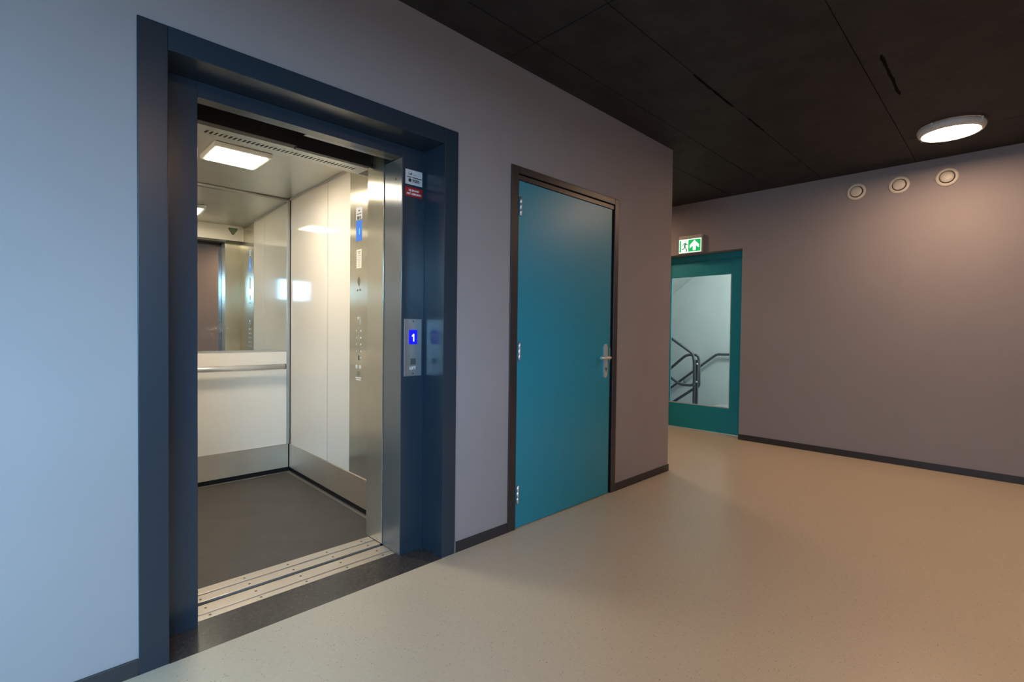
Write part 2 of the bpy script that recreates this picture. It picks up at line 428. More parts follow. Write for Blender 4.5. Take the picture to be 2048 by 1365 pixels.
skirting('baseboard_left', XB, 0.2775, D, WY, 'charcoal baseboard left of the lift frame')
skirting('baseboard_left', 1.652, 2.045, D, WY, 'short charcoal baseboard between lift and solid teal door')
skirting('baseboard_left', 3.1735, XC + 0.008, D, WY, 'short charcoal baseboard between solid teal door and wall corner')
skirting('baseboard_corridor', XC, XC + 0.008, WY, 7.0, 'charcoal baseboard round the wall corner in the side corridor')
skirting('baseboard_far', L - 0.009, L, YB, OY0 + 0.004, 'long charcoal baseboard under the three air valves', 0.062)
skirting('baseboard_far', L - 0.009, L, OY1, 7.0, 'charcoal baseboard left of the glazed teal door', 0.062)
skirting('baseboard_right', XB, L - .01, YB, YB + 0.009, 'charcoal baseboard below the daylight window')

# ------------------------------------------------------------------ door 1: solid teal door
d1 = thing('door_1', (2.6, D, 0), 'solid teal door in dark frame, closed, with steel lever handle', 'door', kind='structure')
b = B()
box(b, 2.047, 2.108, D, D + 0.10, 0, 2.1824, 0.003)
obj('frame', b, M_DFRAME, d1)
b = B(); box(b, 3.118, 3.1714, D, D + 0.10, 0, 2.1824, 0.003); obj('frame', b, M_DFRAME, d1)
b = B(); box(b, 2.108, 3.118, D, D + 0.10, 2.140, 2.1824, 0.003); obj('frame', b, M_DFRAME, d1)
b = B(); box(b, 2.110, 3.110, D + 0.006, D + 0.09, 2.104, 2.134, 0.002); obj('rebate', b, M_DFRAME, d1)
b = B(); box(b, 3.088, 3.110, D + 0.016, D + 0.09, 0, 2.103, 0.002); obj('rebate', b, M_DFRAME, d1)
b = B(); box(b, 2.108, 3.118, D + 0.092, D + 0.10, 0.0, 2.14); obj('backing', b, M_BLACK, d1)
leaf = None
b = B(); box(b, 2.114, 3.084, D + 0.005, D + 0.048, 0.008, 2.100, 0.002)
leaf = obj('door_leaf', b, M_TEAL, d1)
for z in (1.945, 1.079, 0.212):
    b = B(); hx, hy = 2.121, D - 0.004
    lathe(b, [(0, -.055), (0.0085, -.055), (0.0085, -.019), (0.0078, -.0185), (0.0078, -.018), (0.0085, -.0175), (0.0085, 0.0175), (0.0078, 0.018), (0.0078, 0.0185), (0.0085, 0.019), (0.0085, .055), (0, .055)], Matrix.Translation((hx, hy, z)), 18)
    box(b, hx - 0.002, hx + 0.003, hy + 0.004, hy + 0.016, z - 0.052, z + 0.052)
    obj('hinge', b, M_CHROME, d1)
# escutcheon plate, lever and cylinder
b = B(); cx, cz0, cz1, hw = 3.022, 0.868, 1.114, 0.019
out = [(cx + hw * math.cos(a), cz1 - hw + hw * math.sin(a)) for a in [math.pi * i / 12 for i in range(13)]]
out += [(cx + hw * math.cos(a), cz0 + hw + hw * math.sin(a)) for a in [math.pi + math.pi * i / 12 for i in range(13)]]
poly(b, out, lambda u, v, t: Vector((u, D + 0.0051 - t, v)), 0.0, 0.011)
bmesh.ops.bevel(b, geom=[e for e in b.edges if abs(e.verts[0].co.y - e.verts[1].co.y) < 1e-5 and min(v.co.y for v in e.verts) < D], offset=0.003, segments=2, affect='EDGES')
esc = obj('escutcheon', b, M_CHROME, leaf)
b = B(); tube(b, rounded([(3.022, D - 0.004, 1.016), (3.022, D - 0.052, 1.016), (2.895, D - 0.050, 1.018)], 0.022), 0.0095, 16)
obj('lever', b, M_CHROME, leaf)
b = B()
lathe(b, [(0, 0), (0.0085, 0), (0.0085, 0.004), (0, 0.004)], Matrix.Translation((cx, D - 0.006, 0.936)) @ Matrix.Rotation(math.pi / 2, 4, 'X'), 20)
box(b, cx - 0.004, cx + 0.004, D - 0.0095, D - 0.006, 0.914, 0.936, 0.001)
obj('lock_cylinder', b, M_BTN, leaf)
b = B(); box(b, 3.0875, 3.096, D + 0.010, D + 0.0165, 0.985, 1.085, 0.001)
obj('strike_plate', b, M_CHROME, d1)

# ------------------------------------------------------------------ door 2: glazed teal door to the stairwell
d2 = thing('door_2', (L + 0.15, 2.7, 0), 'glazed teal door at the hall end showing stairs behind', 'door', kind='structure')
FX = L + 0.145
b = B(); box(b, FX, FX + 0.10, OY0 + .002, OY0 + 0.052, 0, OZ - .002, 0.002); obj('frame', b, M_TEAL2, d2)
b = B(); box(b, FX, FX + 0.10, OY1 - 0.052, OY1 - .002, 0, OZ - .002, 0.002); obj('frame', b, M_TEAL2, d2)
b = B(); box(b, FX, FX + 0.10, OY0 + 0.052, OY1 - 0.052, 2.085, OZ - .002, 0.002); obj('frame', b, M_TEAL2, d2)
LX = FX + 0.008; LY0, LY1, LZ0, LZ1 = OY0 + 0.055, OY1 - 0.055, 0.010, 2.082
GY0, GY1, GZ0, GZ1 = 2.350, 3.115, 0.312, 1.903
b = B()
box(b, LX, LX + 0.045, LY0, GY0, LZ0, LZ1, 0.002); box(b, LX, LX + 0.045, GY1, LY1, LZ0, LZ1, 0.002)
box(b, LX, LX + 0.045, GY0, GY1, LZ0, GZ0, 0.002); box(b, LX, LX + 0.045, GY0, GY1, GZ1, LZ1, 0.002)
leaf2 = obj('door_leaf', b, M_TEAL2, d2)
b = B(); box(b, LX + 0.02, LX + 0.026, GY0, GY1, GZ0, GZ1); obj('pane', b, M_GLASS, leaf2)
b = B()
M_BEAD = mat('pale glazing bead', (0.55, 0.60, 0.60), 0.4)
box(b, LX + 0.006, LX + 0.018, GY0, GY0 + 0.010, GZ0, GZ1); obj('glazing_bead', b, M_BEAD, leaf2)
b = B(); box(b, LX + 0.006, LX + 0.018, GY0 + 0.010, GY1, GZ0, GZ0 + 0.010)
obj('glazing_bead', b, M_BEAD, leaf2)

# ------------------------------------------------------------------ stairwell behind door 2
SX0, SX1 = L + 0.27, 8.415
b = B()
box(b, SX0, SX1, 1.5, 3.50, -0.2, -0.001); box(b, SX0, 7.15, 3.50, 3.76, -0.2, -0.001)
obj('floor_stairwell', b, M_STEP, kind='structure', label='grey stairwell landing seen through the glazed door', cat='floor')
b = B(); box(b, SX1, SX1 + 0.15, 1.3, 7.2, -2.0, 4.2); obj('wall_stairwell_far', b, M_STAIRWALL, kind='structure', label='pale grey green stairwell wall behind the glazed door', cat='wall')
b = B(); box(b, SX0, SX1, 1.3, 1.5, -0.2, 4.2); obj('wall_stairwell_right', b, M_STAIRWALL, kind='structure', label='stairwell side wall out of sight to the right', cat='wall')
b = B(); box(b, SX0, SX1, 7.0, 7.2, -2.0, 4.2); obj('wall_stairwell_left', b, M_STAIRWALL, kind='structure', label='stairwell side wall beyond the half landing', cat='wall')
b = B(); box(b, SX0 - 0.01, SX1, 1.3, 3.3, 2.9, 3.1); obj('ceiling_stairwell', b, M_STAIRWALL, kind='structure', label='pale stairwell landing ceiling above the stairs', cat='ceiling')

st = thing('staircase', (7.2, 4.5, 0), 'grey concrete stairs behind the glazed teal door', 'stairs')
for k in range(8):
    b = B(); y = 3.76 + k * 0.25; box(b, SX0 + 0.02, 7.10, y, y + 0.28, k * 0.172, (k + 1) * 0.172, 0.004); obj('step', b, M_STEP, st)
for k in range(8):
    b = B(); y = 3.505 + k * 0.25; box(b, 7.28, SX1 - 0.005, y, y + 0.28, -(k + 2) * 0.172, -(k + 1) * 0.172, 0.004); obj('step', b, M_STEP, st)
b = B()
poly(b, [(3.30, 2.685), (6.2, 0.568), (6.2, 0.83), (3.30, 2.94)], lambda u, v, t: Vector((7.27 + t, u, v)), 0.0, SX1 - 7.27 - 0.002)
obj('soffit', b, M_STAIRWALL, st)

rail = thing('stair_railing', (7.18, 3.345, 0), 'dark tubular railing loops on twin posts inside the stairwell', 'railing')
b = B(); tube(b, rounded([(7.12, 4.9, 1.87), (7.12, 3.375, 0.90), (7.12, 3.345, 0.80), (7.12, 3.335, 0.418), (7.12, 3.56, 0.415), (7.12, 4.9, 1.25)], 0.07), 0.021); obj('handrail', b, M_RAIL, rail)
b = B(); tube(b, rounded([(7.25, 4.5, 0.02), (7.25, 3.53, 0.868), (7.25, 3.335, 0.872), (7.25, 3.322, 0.40), (7.25, 3.39, 0.365), (7.25, 4.6, -0.50)], 0.065), 0.021); obj('handrail', b, M_RAIL, rail)
for x, y in ((7.165, 3.360), (7.205, 3.335)):
    b = B(); box(b, x - 0.016, x + 0.016, y - 0.016, y + 0.016, 0, 0.80, 0.003); obj('post', b, M_RAIL, rail)
for y, z in ((3.350, 0.74), (3.352, 0.47)):
    for x, dx in ((7.12, 0.045), (7.25, -0.045)):
        b = B(); lathe(b, [(0, -0.012), (0.012, -0.008), (0.014, 0), (0.012, 0.008), (0, 0.012)], Matrix.Translation((7.185 + (x - 7.185) * 0.45 - 0.03, y - (0.02 if x > 7.2 else 0), z)) @ Matrix.Rotation(math.pi / 2, 4, 'Y'), 12)
        obj('bolt', b, M_CHROME, rail)
wr = thing('wall_handrail', (8.35, 3.4, 0.85), 'dark handrail bending along the stairwell wall behind glass', 'handrail')
b = B(); tube(b, rounded([(8.345, 4.9, -0.22), (8.345, 3.525, 0.849), (8.345, 2.2, 0.872)], 0.05), 0.021); obj('handrail', b, M_RAIL, wr)
for y, z in ((4.1, 0.39), (2.55, 0.85)):
    b = B(); tube(b, rounded([(8.345, y, z), (8.345, y, z - 0.06), (8.412, y, z - 0.06)], 0.03), 0.007, 8); obj('bracket', b, M_RAIL, wr)

# ------------------------------------------------------------------ lift doorway (landing side)
FL, FR, IL, IR, FT, IT = 0.2795, 1.6496, 0.3669, 1.5626, 2.2486, 2.1662
lf = thing('lift_doorway', (0.96, D, 0), 'anthracite blue steel lift doorway with call panel and stickers', 'doorway')
YP = 2.270
b = B(); box(b, FL, IL, D, 2.445, 0, FT, 0.0025); obj('jamb', b, M_FRAME, lf)
b = B(); box(b, IR, FR, D, 2.445, 0, FT, 0.0025); obj('jamb', b, M_REVEAL, lf)
b = B(); box(b, IL, IR, D, 2.445, IT, FT, 0.0025); obj('lintel', b, M_REVEAL, lf)
b = B(); box(b, IL, 0.494, YP, 2.444, 0.0, IT, 0.002); obj('post', b, M_REVEAL, lf)
b = B(); box(b, 1.4235, IR, YP, 2.444, 0.0, IT, 0.002); post = obj('post', b, M_REVEAL, lf)
b = B(); box(b, 1.4200, 1.4234, YP + 0.0025, 2.443, 0.0, 2.1045, 0.001); obj('post_lining', b, M_POST, lf)
b = B(); lathe(b, [(0, 0), (0.006, 0), (0.006, 0.002), (0, 0.002)], Matrix.Translation((1.4182, 2.333, 2.003)) @ Matrix.Rotation(math.pi / 2, 4, 'Y'), 12); obj('screw', b, M_INK, lf)
b = B(); box(b, 0.494, 1.4235, YP, 2.338, 2.105, IT, 0.002); obj('header', b, M_REVEAL, lf)
b = B(); box(b, 0.95, 1.4195, 2.339, 2.352, 2.108, 2.16); obj('header_strip', b, M_POST, lf)
b = B(); box(b, 0.95, 1.4195, 2.355, 2.376, 2.110, 2.16); obj('header_strip', b, M_POST, lf)
b = B(); box(b, FR + 0.0003, FR + 0.0022, D + 0.001, WY, 0, 0.062); obj('sealant', b, M_WHITE, lf)
b = B(); box(b, IL, IR, D - 0.0015, 2.311, -0.03, 0.0006)
obj('threshold', b, M_GRANITE, lf, label='dark granite threshold slab')


def sill_rails(name, parent, rails, x0, x1, base_y, screws):
    b = B()
    for y0, y1 in rails:
        box(b, x0, x1, y0, y1, -0.012, 0.0012, 0.0012)
    s = obj(name, b, M_SILL, parent)
    b = B(); box(b, x0, x1, base_y[0], base_y[1], -0.04, -0.014); obj('groove_bed', b, M_BLACK, s)
    for x, y in screws:
        b = B(); lathe(b, [(0.006, 0), (0.0055, 0.0009), (0, 0.0009)], Matrix.Translation((x, y, 0.0012)), 10); obj('screw', b, M_SCREW, s)
    return s


sx4 = [0.551, 0.751, 0.953, 1.156, 1.357]
sill_rails('landing_sill', lf, ((2.312, 2.3515), (2.3600, 2.4385)), 0.40, 1.4185, (2.311, 2.44),
           [(x, 2.333) for x in sx4] + [(x, 2.404) for x in sx4[:4]] + [(1.36, 2.400)])

# call panel
pn = B(); box(pn, 1.4370, 1.5460, YP - 0.0035, YP, 0.953, 1.2585, 0.001)
call = obj('call_panel', pn, M_PANEL, lf, label='steel call panel with blue floor display')
for z in (1.246, 0.966):
    b = B(); lathe(b, [(0, 0), (0.0038, 0), (0.0038, 0.0012), (0, 0.0012)], Matrix.Translation((1.4925, YP - 0.0035, z)) @ Matrix.Rotation(math.pi / 2, 4, 'X'), 12); obj('screw', b, M_INK, call)
b = B(); box(b, 1.4655, 1.5165, YP - 0.0050, YP - 0.0034, 1.1235, 1.2005); obj('display', b, M_BLUE, call)
b = B(); poly(b, [(1.4915, 1.1385), (1.4980, 1.1385), (1.4980, 1.1790), (1.4930, 1.1790), (1.4835, 1.1695), (1.4835, 1.1635), (1.4915, 1.1690)], lambda u, v, t: Vector((u, YP - 0.0050 - t, v)))
obj('digit', b, M_DIGIT, call)
b = B(); box(b, 1.4745, 1.5085, YP - 0.0065, YP - 0.0034, 1.0145, 1.0465, 0.001); obj('button', b, M_BTN, call)
text('lettering', 'LIFT', (1.4915, YP - 0.0038, 0.9945), (1, 0, 0), (0, 0, 1), 0.0225, M_WINK, call, bold=0.0004)

# stickers on the post
b = B(); box(b, 1.4395, 1.5445, YP - 0.0008, YP, 1.972, 2.050); s1 = obj('sticker', b, M_LABEL, lf, label='white number sticker')
ys = YP - 0.0010
b = B()
arc = [(1.469 + 0.014 * math.cos(math.pi * i / 12), 2.0285 + 0.010 * math.sin(math.pi * i / 12)) for i in range(13)]
arc2 = [(1.469 + 0.0125 * math.cos(math.pi * i / 12), 2.0285 + 0.0085 * math.sin(math.pi * i / 12)) for i in range(12, -1, -1)]
poly(b, arc + arc2, lambda u, v, t: Vector((u, ys - t + 0.0002, v)), 0, 0.0004)
poly(b, [(1.469, 2.029), (1.474, 2.034), (1.479, 2.029), (1.479, 2.0265), (1.469, 2.0265)], lambda u, v, t: Vector((u, ys - t + 0.0002, v)), 0, 0.0004)
for x0, x1, z0, z1 in ((1.459, 1.468, 2.024, 2.028), (1.470, 1.478, 2.0235, 2.0265), (1.487, 1.507, 2.0245, 2.0262)):
    box(b, x0, x1, ys - 0.0002, ys + 0.0002, z0, z1)
obj('emblem', b, M_INK, s1, kind='stuff')
b = B(); x = 1.4495
while x < 1.536:                                  # a line of print too small to read in the photograph
    w = random.uniform(0.0022, 0.0045)
    if not 1.473 < x < 1.478:
        box(b, x, x + w, ys - 0.0002, ys + 0.0002, 2.0080, 2.0135)
    x += w + 0.0011
obj('print_line', b, M_INK, s1, kind='stuff')
b = B(); box(b, 1.4585, 1.4755, ys - 0.0002, ys + 0.0002, 1.9860, 2.0030); obj('print_block', b, M_INK, s1)
text('lettering', '9585', (1.5045, ys, 1.9935), (1, 0, 0), (0, 0, 1), 0.0225, M_INK, s1, bold=0.0006)
b = B(); box(b, 1.4395, 1.5455, YP - 0.0008, YP, 1.909, 1.958); s2 = obj('sticker', b, M_RED, lf, label='red sticker with white print')
text('lettering', 'BIJ BRAND', (1.4925, ys, 1.9415), (1, 0, 0), (0, 0, 1), 0.0140, M_WINK, s2, bold=0.0004)
text('lettering', 'NIET GEBRUIKEN', (1.4925, ys, 1.9235), (1, 0, 0), (0, 0, 1), 0.0140, M_WINK, s2, bold=0.0004, sx=0.83)

# ------------------------------------------------------------------ lift car
CX0, CYF, CYB, CZ = 0.29, 2.634, 4.28, 2.277
PIV = (1.600, CYB); ANG = -math.atan2(0.030, CYB - CYF)      # the right wall runs very slightly inwards to the front
RW = lambda y: 1.600 - 0.030 * (CYB - y) / (CYB - CYF)
rot = (PIV[0], PIV[1], ANG)
car = thing('lift_car', (0.95, 3.4, 0), 'open lift car with cream panels, mirror and dark rubber floor', 'lift')
b = B(); box(b, CX0, 1.66, 2.602, CYB + 0.02, -0.03, 0.0); obj('car_floor', b, M_RUBBER, car)
M_COVE = mat('grey rubber cove edge', (0.17, 0.16, 0.145), 0.5)
b = B(); box(b, 1.568, 1.584, CYF + 0.01, CYB - 0.03, 0.0, 0.0035, 0.0015, rot); obj('cove_strip', b, M_COVE, car)
b = B(); box(b, CX0, 1.570, CYB - 0.034, CYB - 0.018, 0.0, 0.0035, 0.0015); obj('cove_strip', b, M_COVE, car)
sill_rails('car_sill', car, ((2.467, 2.5300), (2.5410, 2.6015)), 0.42, 1.4195, (2.462, 2.60),
           [(x, 2.567) for x in sx4[1:]] + [(0.555, 2.57)] + [(x, 2.493) for x in sx4])
b = B(); box(b, CX0, 1.66, 2.441, 2.466, -0.05, -0.03); obj('shaft_gap', b, M_BLACK, car)
# right wall panels, seam strip and control column
T = 0.02
for y0, y1 in ((3.530, CYB - 0.022), (3.165, 3.523)):
    b = B(); box(b, 1.600, 1.600 + T, y0, y1, 0.230, CZ - 0.003, 0.001, rot); obj('wall_panel', b, M_LAM, car)
b = B(); box(b, 1.6012, 1.600 + T, 3.523, 3.530, 0.230, CZ - 0.003, 0, rot); obj('seam_strip', b, M_SEAM, car)
b = B(); box(b, 1.5985, 1.600 + T, CYF + 0.002, 3.164, 0.232, CZ - 0.003, 0.001, rot)
cop = obj('control_column', b, M_STEEL, car, label='brushed steel control column')
b = B(); box(b, 1.592, 1.600 + T, CYF + 0.002, CYB - 0.005, 0.036, 0.2285, 0.001, rot); obj('kick_plate', b, M_STEELH, car)
b = B(); box(b, 1.6005, 1.600 + T + .02, CYF, CYB + 0.02, 0.0, 0.0355, 0, rot); obj('plinth', b, M_BLACK, car)
b = B(); box(b, 1.586, 1.596, CYF + .01, CYB - 0.03, CZ - 0.012, CZ - 0.001, 0, rot); obj('ceiling_trim', b, M_TRIM, car)
# back wall: lower panel, kick plate, mirror, corner trim
b = B(); box(b, CX0, 1.575, CYB, CYB + T, 0.230, 1.008, 0.001); obj('wall_panel', b, M_LAM, car)
b = B(); box(b, CX0, 1.586, CYB - 0.008, CYB + T, 0.036, 0.2285, 0.001); obj('kick_plate', b, M_STEELH, car)
b = B(); box(b, CX0, 1.60, CYB + 0.001, CYB + T, 0.0, 0.0355); obj('plinth', b, M_BLACK, car)
b = B(); box(b, CX0, 1.577, CYB - 0.003, CYB + T, 1.0085, 1.022, 0.001); obj('mirror_frame', b, M_TRIM, car)
b = B(); box(b, CX0, 1.577, CYB - 0.003, CYB + T, CZ - 0.018, CZ - 0.003, 0.001); obj('mirror_frame', b, M_TRIM, car)
MA = -0.038
b = B(); box(b, CX0, 1.577, CYB + 0.004, CYB + 0.0055, 1.0225, CZ - 0.0185, 0, (1.577, CYB, MA)); obj('mirror', b, M_MIRROR, car)
b = B(); box(b, CX0, 1.63, CYB + T + 0.06, CYB + T + 0.07, 0, CZ + 0.05); obj('rear_shell', b, M_BLACK, car)
b = B(); box(b, 1.577, 1.601, CYB - 0.004, CYB + T, 0.230, CZ - 0.003, 0.002); obj('corner_trim', b, M_TRIM, car)
# left wall (only met by the mirror)
b = B(); box(b, CX0 - T, CX0, CYF, CYB + T, 0.230, CZ - 0.003, 0.001); obj('wall_panel', b, M_LAM, car)
b = B(); box(b, CX0 - T, CX0 + 0.004, CYF, CYB - 0.01, 0.022, 0.2285, 0.001); obj('kick_plate', b, M_STEELH, car)
# front returns
b = B(); box(b, 1.4210, RW(CYF) + 0.02, 2.458, CYF, 0.0025, CZ, 0.0015); obj('front_return', b, M_STEEL, car)
b = B(); box(b, CX0 - T, 0.495, 2.458, CYF, 0.0025, CZ, 0.0015); obj('front_return', b, M_STEEL, car)
# ceiling and transom with its row of air slots
b = B(); box(b, CX0 - T, 1.64, CYF, CYB + T, CZ, CZ + 0.02); obj('ceiling_panel', b, M_CEILCAR, car)
b = B(); box(b, CX0, RW(2.75), 2.752, 2.762, 2.120, CZ - .001); tr_ = obj('transom', b, M_LAM, car)
b = B()
nsl = 37; sx0, sx1 = 0.617, 1.353; pitch_ = (sx1 - sx0) / (nsl - 1); y0, y1 = 2.664, 2.702
xs = [0.495]
for k in range(nsl):
    xs += [sx0 + k * pitch_ - 0.0046, sx0 + k * pitch_ + 0.0046]
xs.append(1.4205); ysl = [2.602, y0, y1, 2.752]
gv = [[b.verts.new((x + (0.005 if 0 < i < len(xs) - 1 and yy == y0 else 0), yy, 2.120)) for yy in ysl] for i, x in enumerate(xs)]
for i in range(len(xs) - 1):
    for j in range(3):
        if j == 1 and i % 2 == 1:
            continue
        b.faces.new((gv[i][j], gv[i + 1][j], gv[i + 1][j + 1], gv[i][j + 1]))
ex = bmesh.ops.extrude_face_region(b, geom=b.faces[:])
bmesh.ops.translate(b, verts=[v for v in ex['geom'] if isinstance(v, bmesh.types.BMVert)], vec=(0, 0, 0.004))
obj('slotted_strip', b, M_CEILCAR, car)
b = B(); box(b, CX0, 1.421, 2.64, 2.72, 2.15, 2.16); obj('slot_backing', b, M_BLACK, car)
b = B()
tri = [(1.455, 2.245), (1.463, 2.252), (1.537, 2.252), (1.545, 2.245), (1.541, 2.232), (1.509, 2.182), (1.500, 2.178), (1.491, 2.182), (1.459, 2.232)]
poly(b, [(u - 0.03, v) for u, v in tri], lambda u, v, t: Vector((u, 2.762 + t, v)), 0.0, 0.001)
obj('emblem', b, M_GREENST, tr_)
# door gear above the opening
b = B(); box(b, 0.30, 0.985, 2.550, 2.600, 2.117, 2.26, 0.002); obj('hanger_plate', b, M_BROWN, car)
b = B(); box(b, 0.990, 1.405, 2.565, 2.600, 2.113, 2.26, 0.002); obj('hanger_plate', b, M_BROWN, car)
b = B(); box(b, 0.30, 1.55, 2.47, 2.60, 2.262, 2.30); obj('track', b, M_BLACK, car)
b = B(); box(b, 0.30, 1.55, 2.386, 2.455, 2.162, 2.24); obj('track', b, M_BLACK, car)
# car lamp
b = B(); box(b, 0.790, 1.108, 3.245, 3.575, CZ - 0.030, CZ - 0.0005, 0.006); cl = obj('lamp_housing', b, M_WHITE, car)
b = B(); box(b, 0.814, 1.084, 3.270, 3.550, CZ - 0.0335, CZ - 0.0295, 0.001); obj('diffuser', b, M_CARLAMP, cl, label='lit square diffuser')
# handrail
b = B(); tube(b, [(CX0 + 0.06, 4.21, 0.888), (1.535, 4.21, 0.888)], 0.0212, 24); hr = obj('handrail', b, M_CHROME, car)
for x in (0.42, 1.425):
    b = B(); tube(b, [(x, 4.21, 0.884), (x, CYB - 0.001, 0.880)], 0.009, 12); obj('bracket', b, M_CHROME, hr)
b = B(); lathe(b, [(0.0214, 0), (0.0222, 0.002), (0.0222, 0.006), (0, 0.007)], Matrix.Translation((1.533, 4.21, 0.888)) @ Matrix.Rotation(math.pi / 2, 4, 'Y'), 24); obj('end_cap', b, M_BTN, hr)

# control column details; u runs from the back of the car to the front, as read by a passenger
KY = 0.967


def cop_pt(y, z, t):
    return Vector((RW(y) - 0.0015 - t, y, z))


def cop_box(name, y0, y1, z0, z1, material, parent, t0=0.0, t1=0.001, bev=0.0):
    b = B(); xw = RW((y0 + y1) / 2) - 0.0015; box(b, xw - t1, xw - t0, y0, y1, z0, z1, bev)
    return obj(name, b, material, parent)


cy = 3.033
rz = lambda z: 1.2 + (z - 1.2) * KY
cop_box('sticker', cy - 0.041, cy + 0.041, rz(1.944), rz(2.030), M_LABEL, cop, 0, 0.0008)
b = B()
for y0, y1, z0, z1 in ((cy - .010, cy + .012, 2.000, 2.006), (cy - 0.006, cy + 0.004, 2.006, 2.010), (cy - .03, cy + .03, 1.980, 1.985), (cy + 0.004, cy + 0.026, 1.945, 1.968)):
    xw = RW(cy) - 0.0015; box(b, xw - 0.0012, xw - 0.0004, y0, y1, rz(z0), rz(z1))
for k in range(3):
    xw = RW(cy) - 0.0015; box(b, xw - 0.0012, xw - 0.0004, cy - 0.026 + k * 0.010, cy - 0.020 + k * 0.010, rz(1.947), rz(1.966))
obj('print_line', b, M_INK, cop, kind='stuff')
cop_box('display', cy - 0.040, cy + 0.040, rz(1.799), rz(1.938), M_LCD, cop, 0, 0.0012)
cop_box('display_mark', cy - 0.008, cy - 0.002, rz(1.845), rz(1.885), mat('cyan mark', (0.1, 0.5, 0.6), 0.4, emit=(0.15, 0.5, 0.6), estr=0.8), cop, 0.0012, 0.0016)
cop_box('sticker', cy - 0.036, cy + 0.033, rz(1.615), rz(1.742), M_LABEL2, cop, 0, 0.0008)
b = B()
for k in range(9):
    z = 1.722 - k * 0.0118; xw = RW(cy) - 0.0015
    a = random.uniform(0.010, 0.024); box(b, xw - 0.0011, xw - 0.0006, cy - a, cy + a * 0.8, rz(z), rz(z + (0.008 if k < 2 else 0.003)))
obj('print_line', b, mat('grey print', (0.35, 0.33, 0.29), 0.6), cop, kind='stuff')
b = B()      # dark lozenge of the loudspeaker mark
poly(b, [(cy, rz(1.562)), (cy + 0.020, rz(1.535)), (cy + 0.016, rz(1.515)), (cy, rz(1.492)), (cy - 0.016, rz(1.515)), (cy - 0.020, rz(1.535))], lambda u, v, t: cop_pt(u, v, t), 0, 0.0008)
obj('speaker_mark', b, mat('olive mark', (0.16, 0.145, 0.09), 0.5), cop)
for dy in (-0.017, 0.017):
    b = B(); lathe(b, [(0, 0), (0.007, 0), (0.007, 0.001), (0, 0.001)], Matrix.Translation(cop_pt(cy + dy, rz(1.467), 0)) @ Matrix.Rotation(-math.pi / 2, 4, 'Y'), 12); obj('indicator', b, M_BTN, cop)
M_KEY = mat('steel push key', (0.62, 0.60, 0.54), 0.25, 1.0)
M_MARK = mat('pale engraved mark', (0.78, 0.76, 0.68), 0.5)
bt = cop_box('button', cy - 0.020, cy + 0.020, rz(1.232), rz(1.285), M_KEY, cop, 0, 0.003, 0.001)
b = B(); poly(b, [(cy - 0.015, rz(1.283)), (cy + 0.015, rz(1.283)), (cy, rz(1.264))], lambda u, v, t: cop_pt(u, v, t + 0.003), 0, 0.0005); obj('arrow_mark', b, M_MARK, bt)
for k, z in enumerate((1.190, 1.143, 1.099, 1.051, 1.007)):
    bt = cop_box('button', cy - 0.014, cy + 0.014, rz(z - 0.016), rz(z + 0.016), M_KEY, cop, 0, 0.003, 0.001)
    b = B(); xw = RW(cy) - 0.0015
    box(b, xw - 0.0007, xw, cy - 0.043, cy - 0.023, rz(z - 0.006), rz(z + 0.006))
    box(b, xw - 0.0007, xw, cy + 0.027, cy + 0.033, rz(z - 0.006), rz(z + 0.006))
    obj('engraved_mark', b, M_MARK, bt, kind='stuff')
    if k == 4:
        cop_box('key_slot', cy - 0.013, cy - 0.003, rz(z - 0.017), rz(z + 0.017), M_INK, bt, 0.003, 0.0036)
for dy in (-0.024, 0.026):
    b = B(); lathe(b, [(0, 0), (0.013, 0), (0.013, 0.0025), (0.010, 0.003), (0, 0.003)], Matrix.Translation(cop_pt(cy + dy, rz(0.944), 0)) @ Matrix.Rotation(-math.pi / 2, 4, 'Y'), 16); obj('button', b, M_MARK, cop)
cop_box('button', cy - 0.012, cy + 0.012, rz(0.884), rz(0.916), M_KEY, cop, 0, 0.003, 0.001)
b = B(); xw = RW(cy) - 0.0015
box(b, xw - 0.0007, xw, cy - 0.044, cy + 0.040, rz(0.866), rz(0.873)); box(b, xw - 0.0007, xw, cy - 0.034, cy + 0.032, rz(0.853), rz(0.860))
obj('print_line', b, M_WINK, cop, kind='stuff')

# ------------------------------------------------------------------ ceiling lamps
def make_lamp(x, y, label):
    t = thing('ceiling_lamp', (x, y, H), label, 'lamp', 'round ceiling lamps')
    b = B(); lathe(b, [(0.192, -0.001), (0.200, -0.012), (0.199, -0.028), (0.190, -0.046), (0.176, -0.056), (0.171, -0.052), (0, -0.050)], Matrix.Translation((x, y, H)), 56)
    obj('housing', b, M_LAMPBODY, t)
    b = B(); lathe(b, [(0.1705, -0.0505), (0.168, -0.0535), (0.10, -0.0545), (0, -0.055)], Matrix.Translation((x, y, H)), 56); obj('diffuser', b, M_LAMP, t)
    for a in (62, 152, 242, 332):
        a = math.radians(a); px, py = x + 0.200 * math.cos(a), y + 0.200 * math.sin(a)
        b = B(); box(b, px - 0.006, px + 0.006, py - 0.006, py + 0.006, H - 0.046, H - 0.002, 0.001); obj('clip', b, M_LAMPBODY, t)
    return t


lamp0 = make_lamp(4.96, 0.371, 'round lit ceiling lamp above the three air valves')


def dup(o, loc, label):
    r = o.copy(); COL.objects.link(r); r.location = loc; r['label'] = label
    for ch in list(o.children):
        c = ch.copy(); COL.objects.link(c); c.parent = r
    return r


dup(lamp0, (4.96, 3.82, H), 'round ceiling lamp in the side corridor, out of sight')
dup(lamp0, (0.60, -1.12, H), 'round ceiling lamp added behind the viewer to warm the lift wall, out of sight')  # unseen extra lamp, added for warm light on the lift wall
dup(lamp0, (2.60, -1.12, H), 'round ceiling lamp near the wall facing the lift, out of sight')

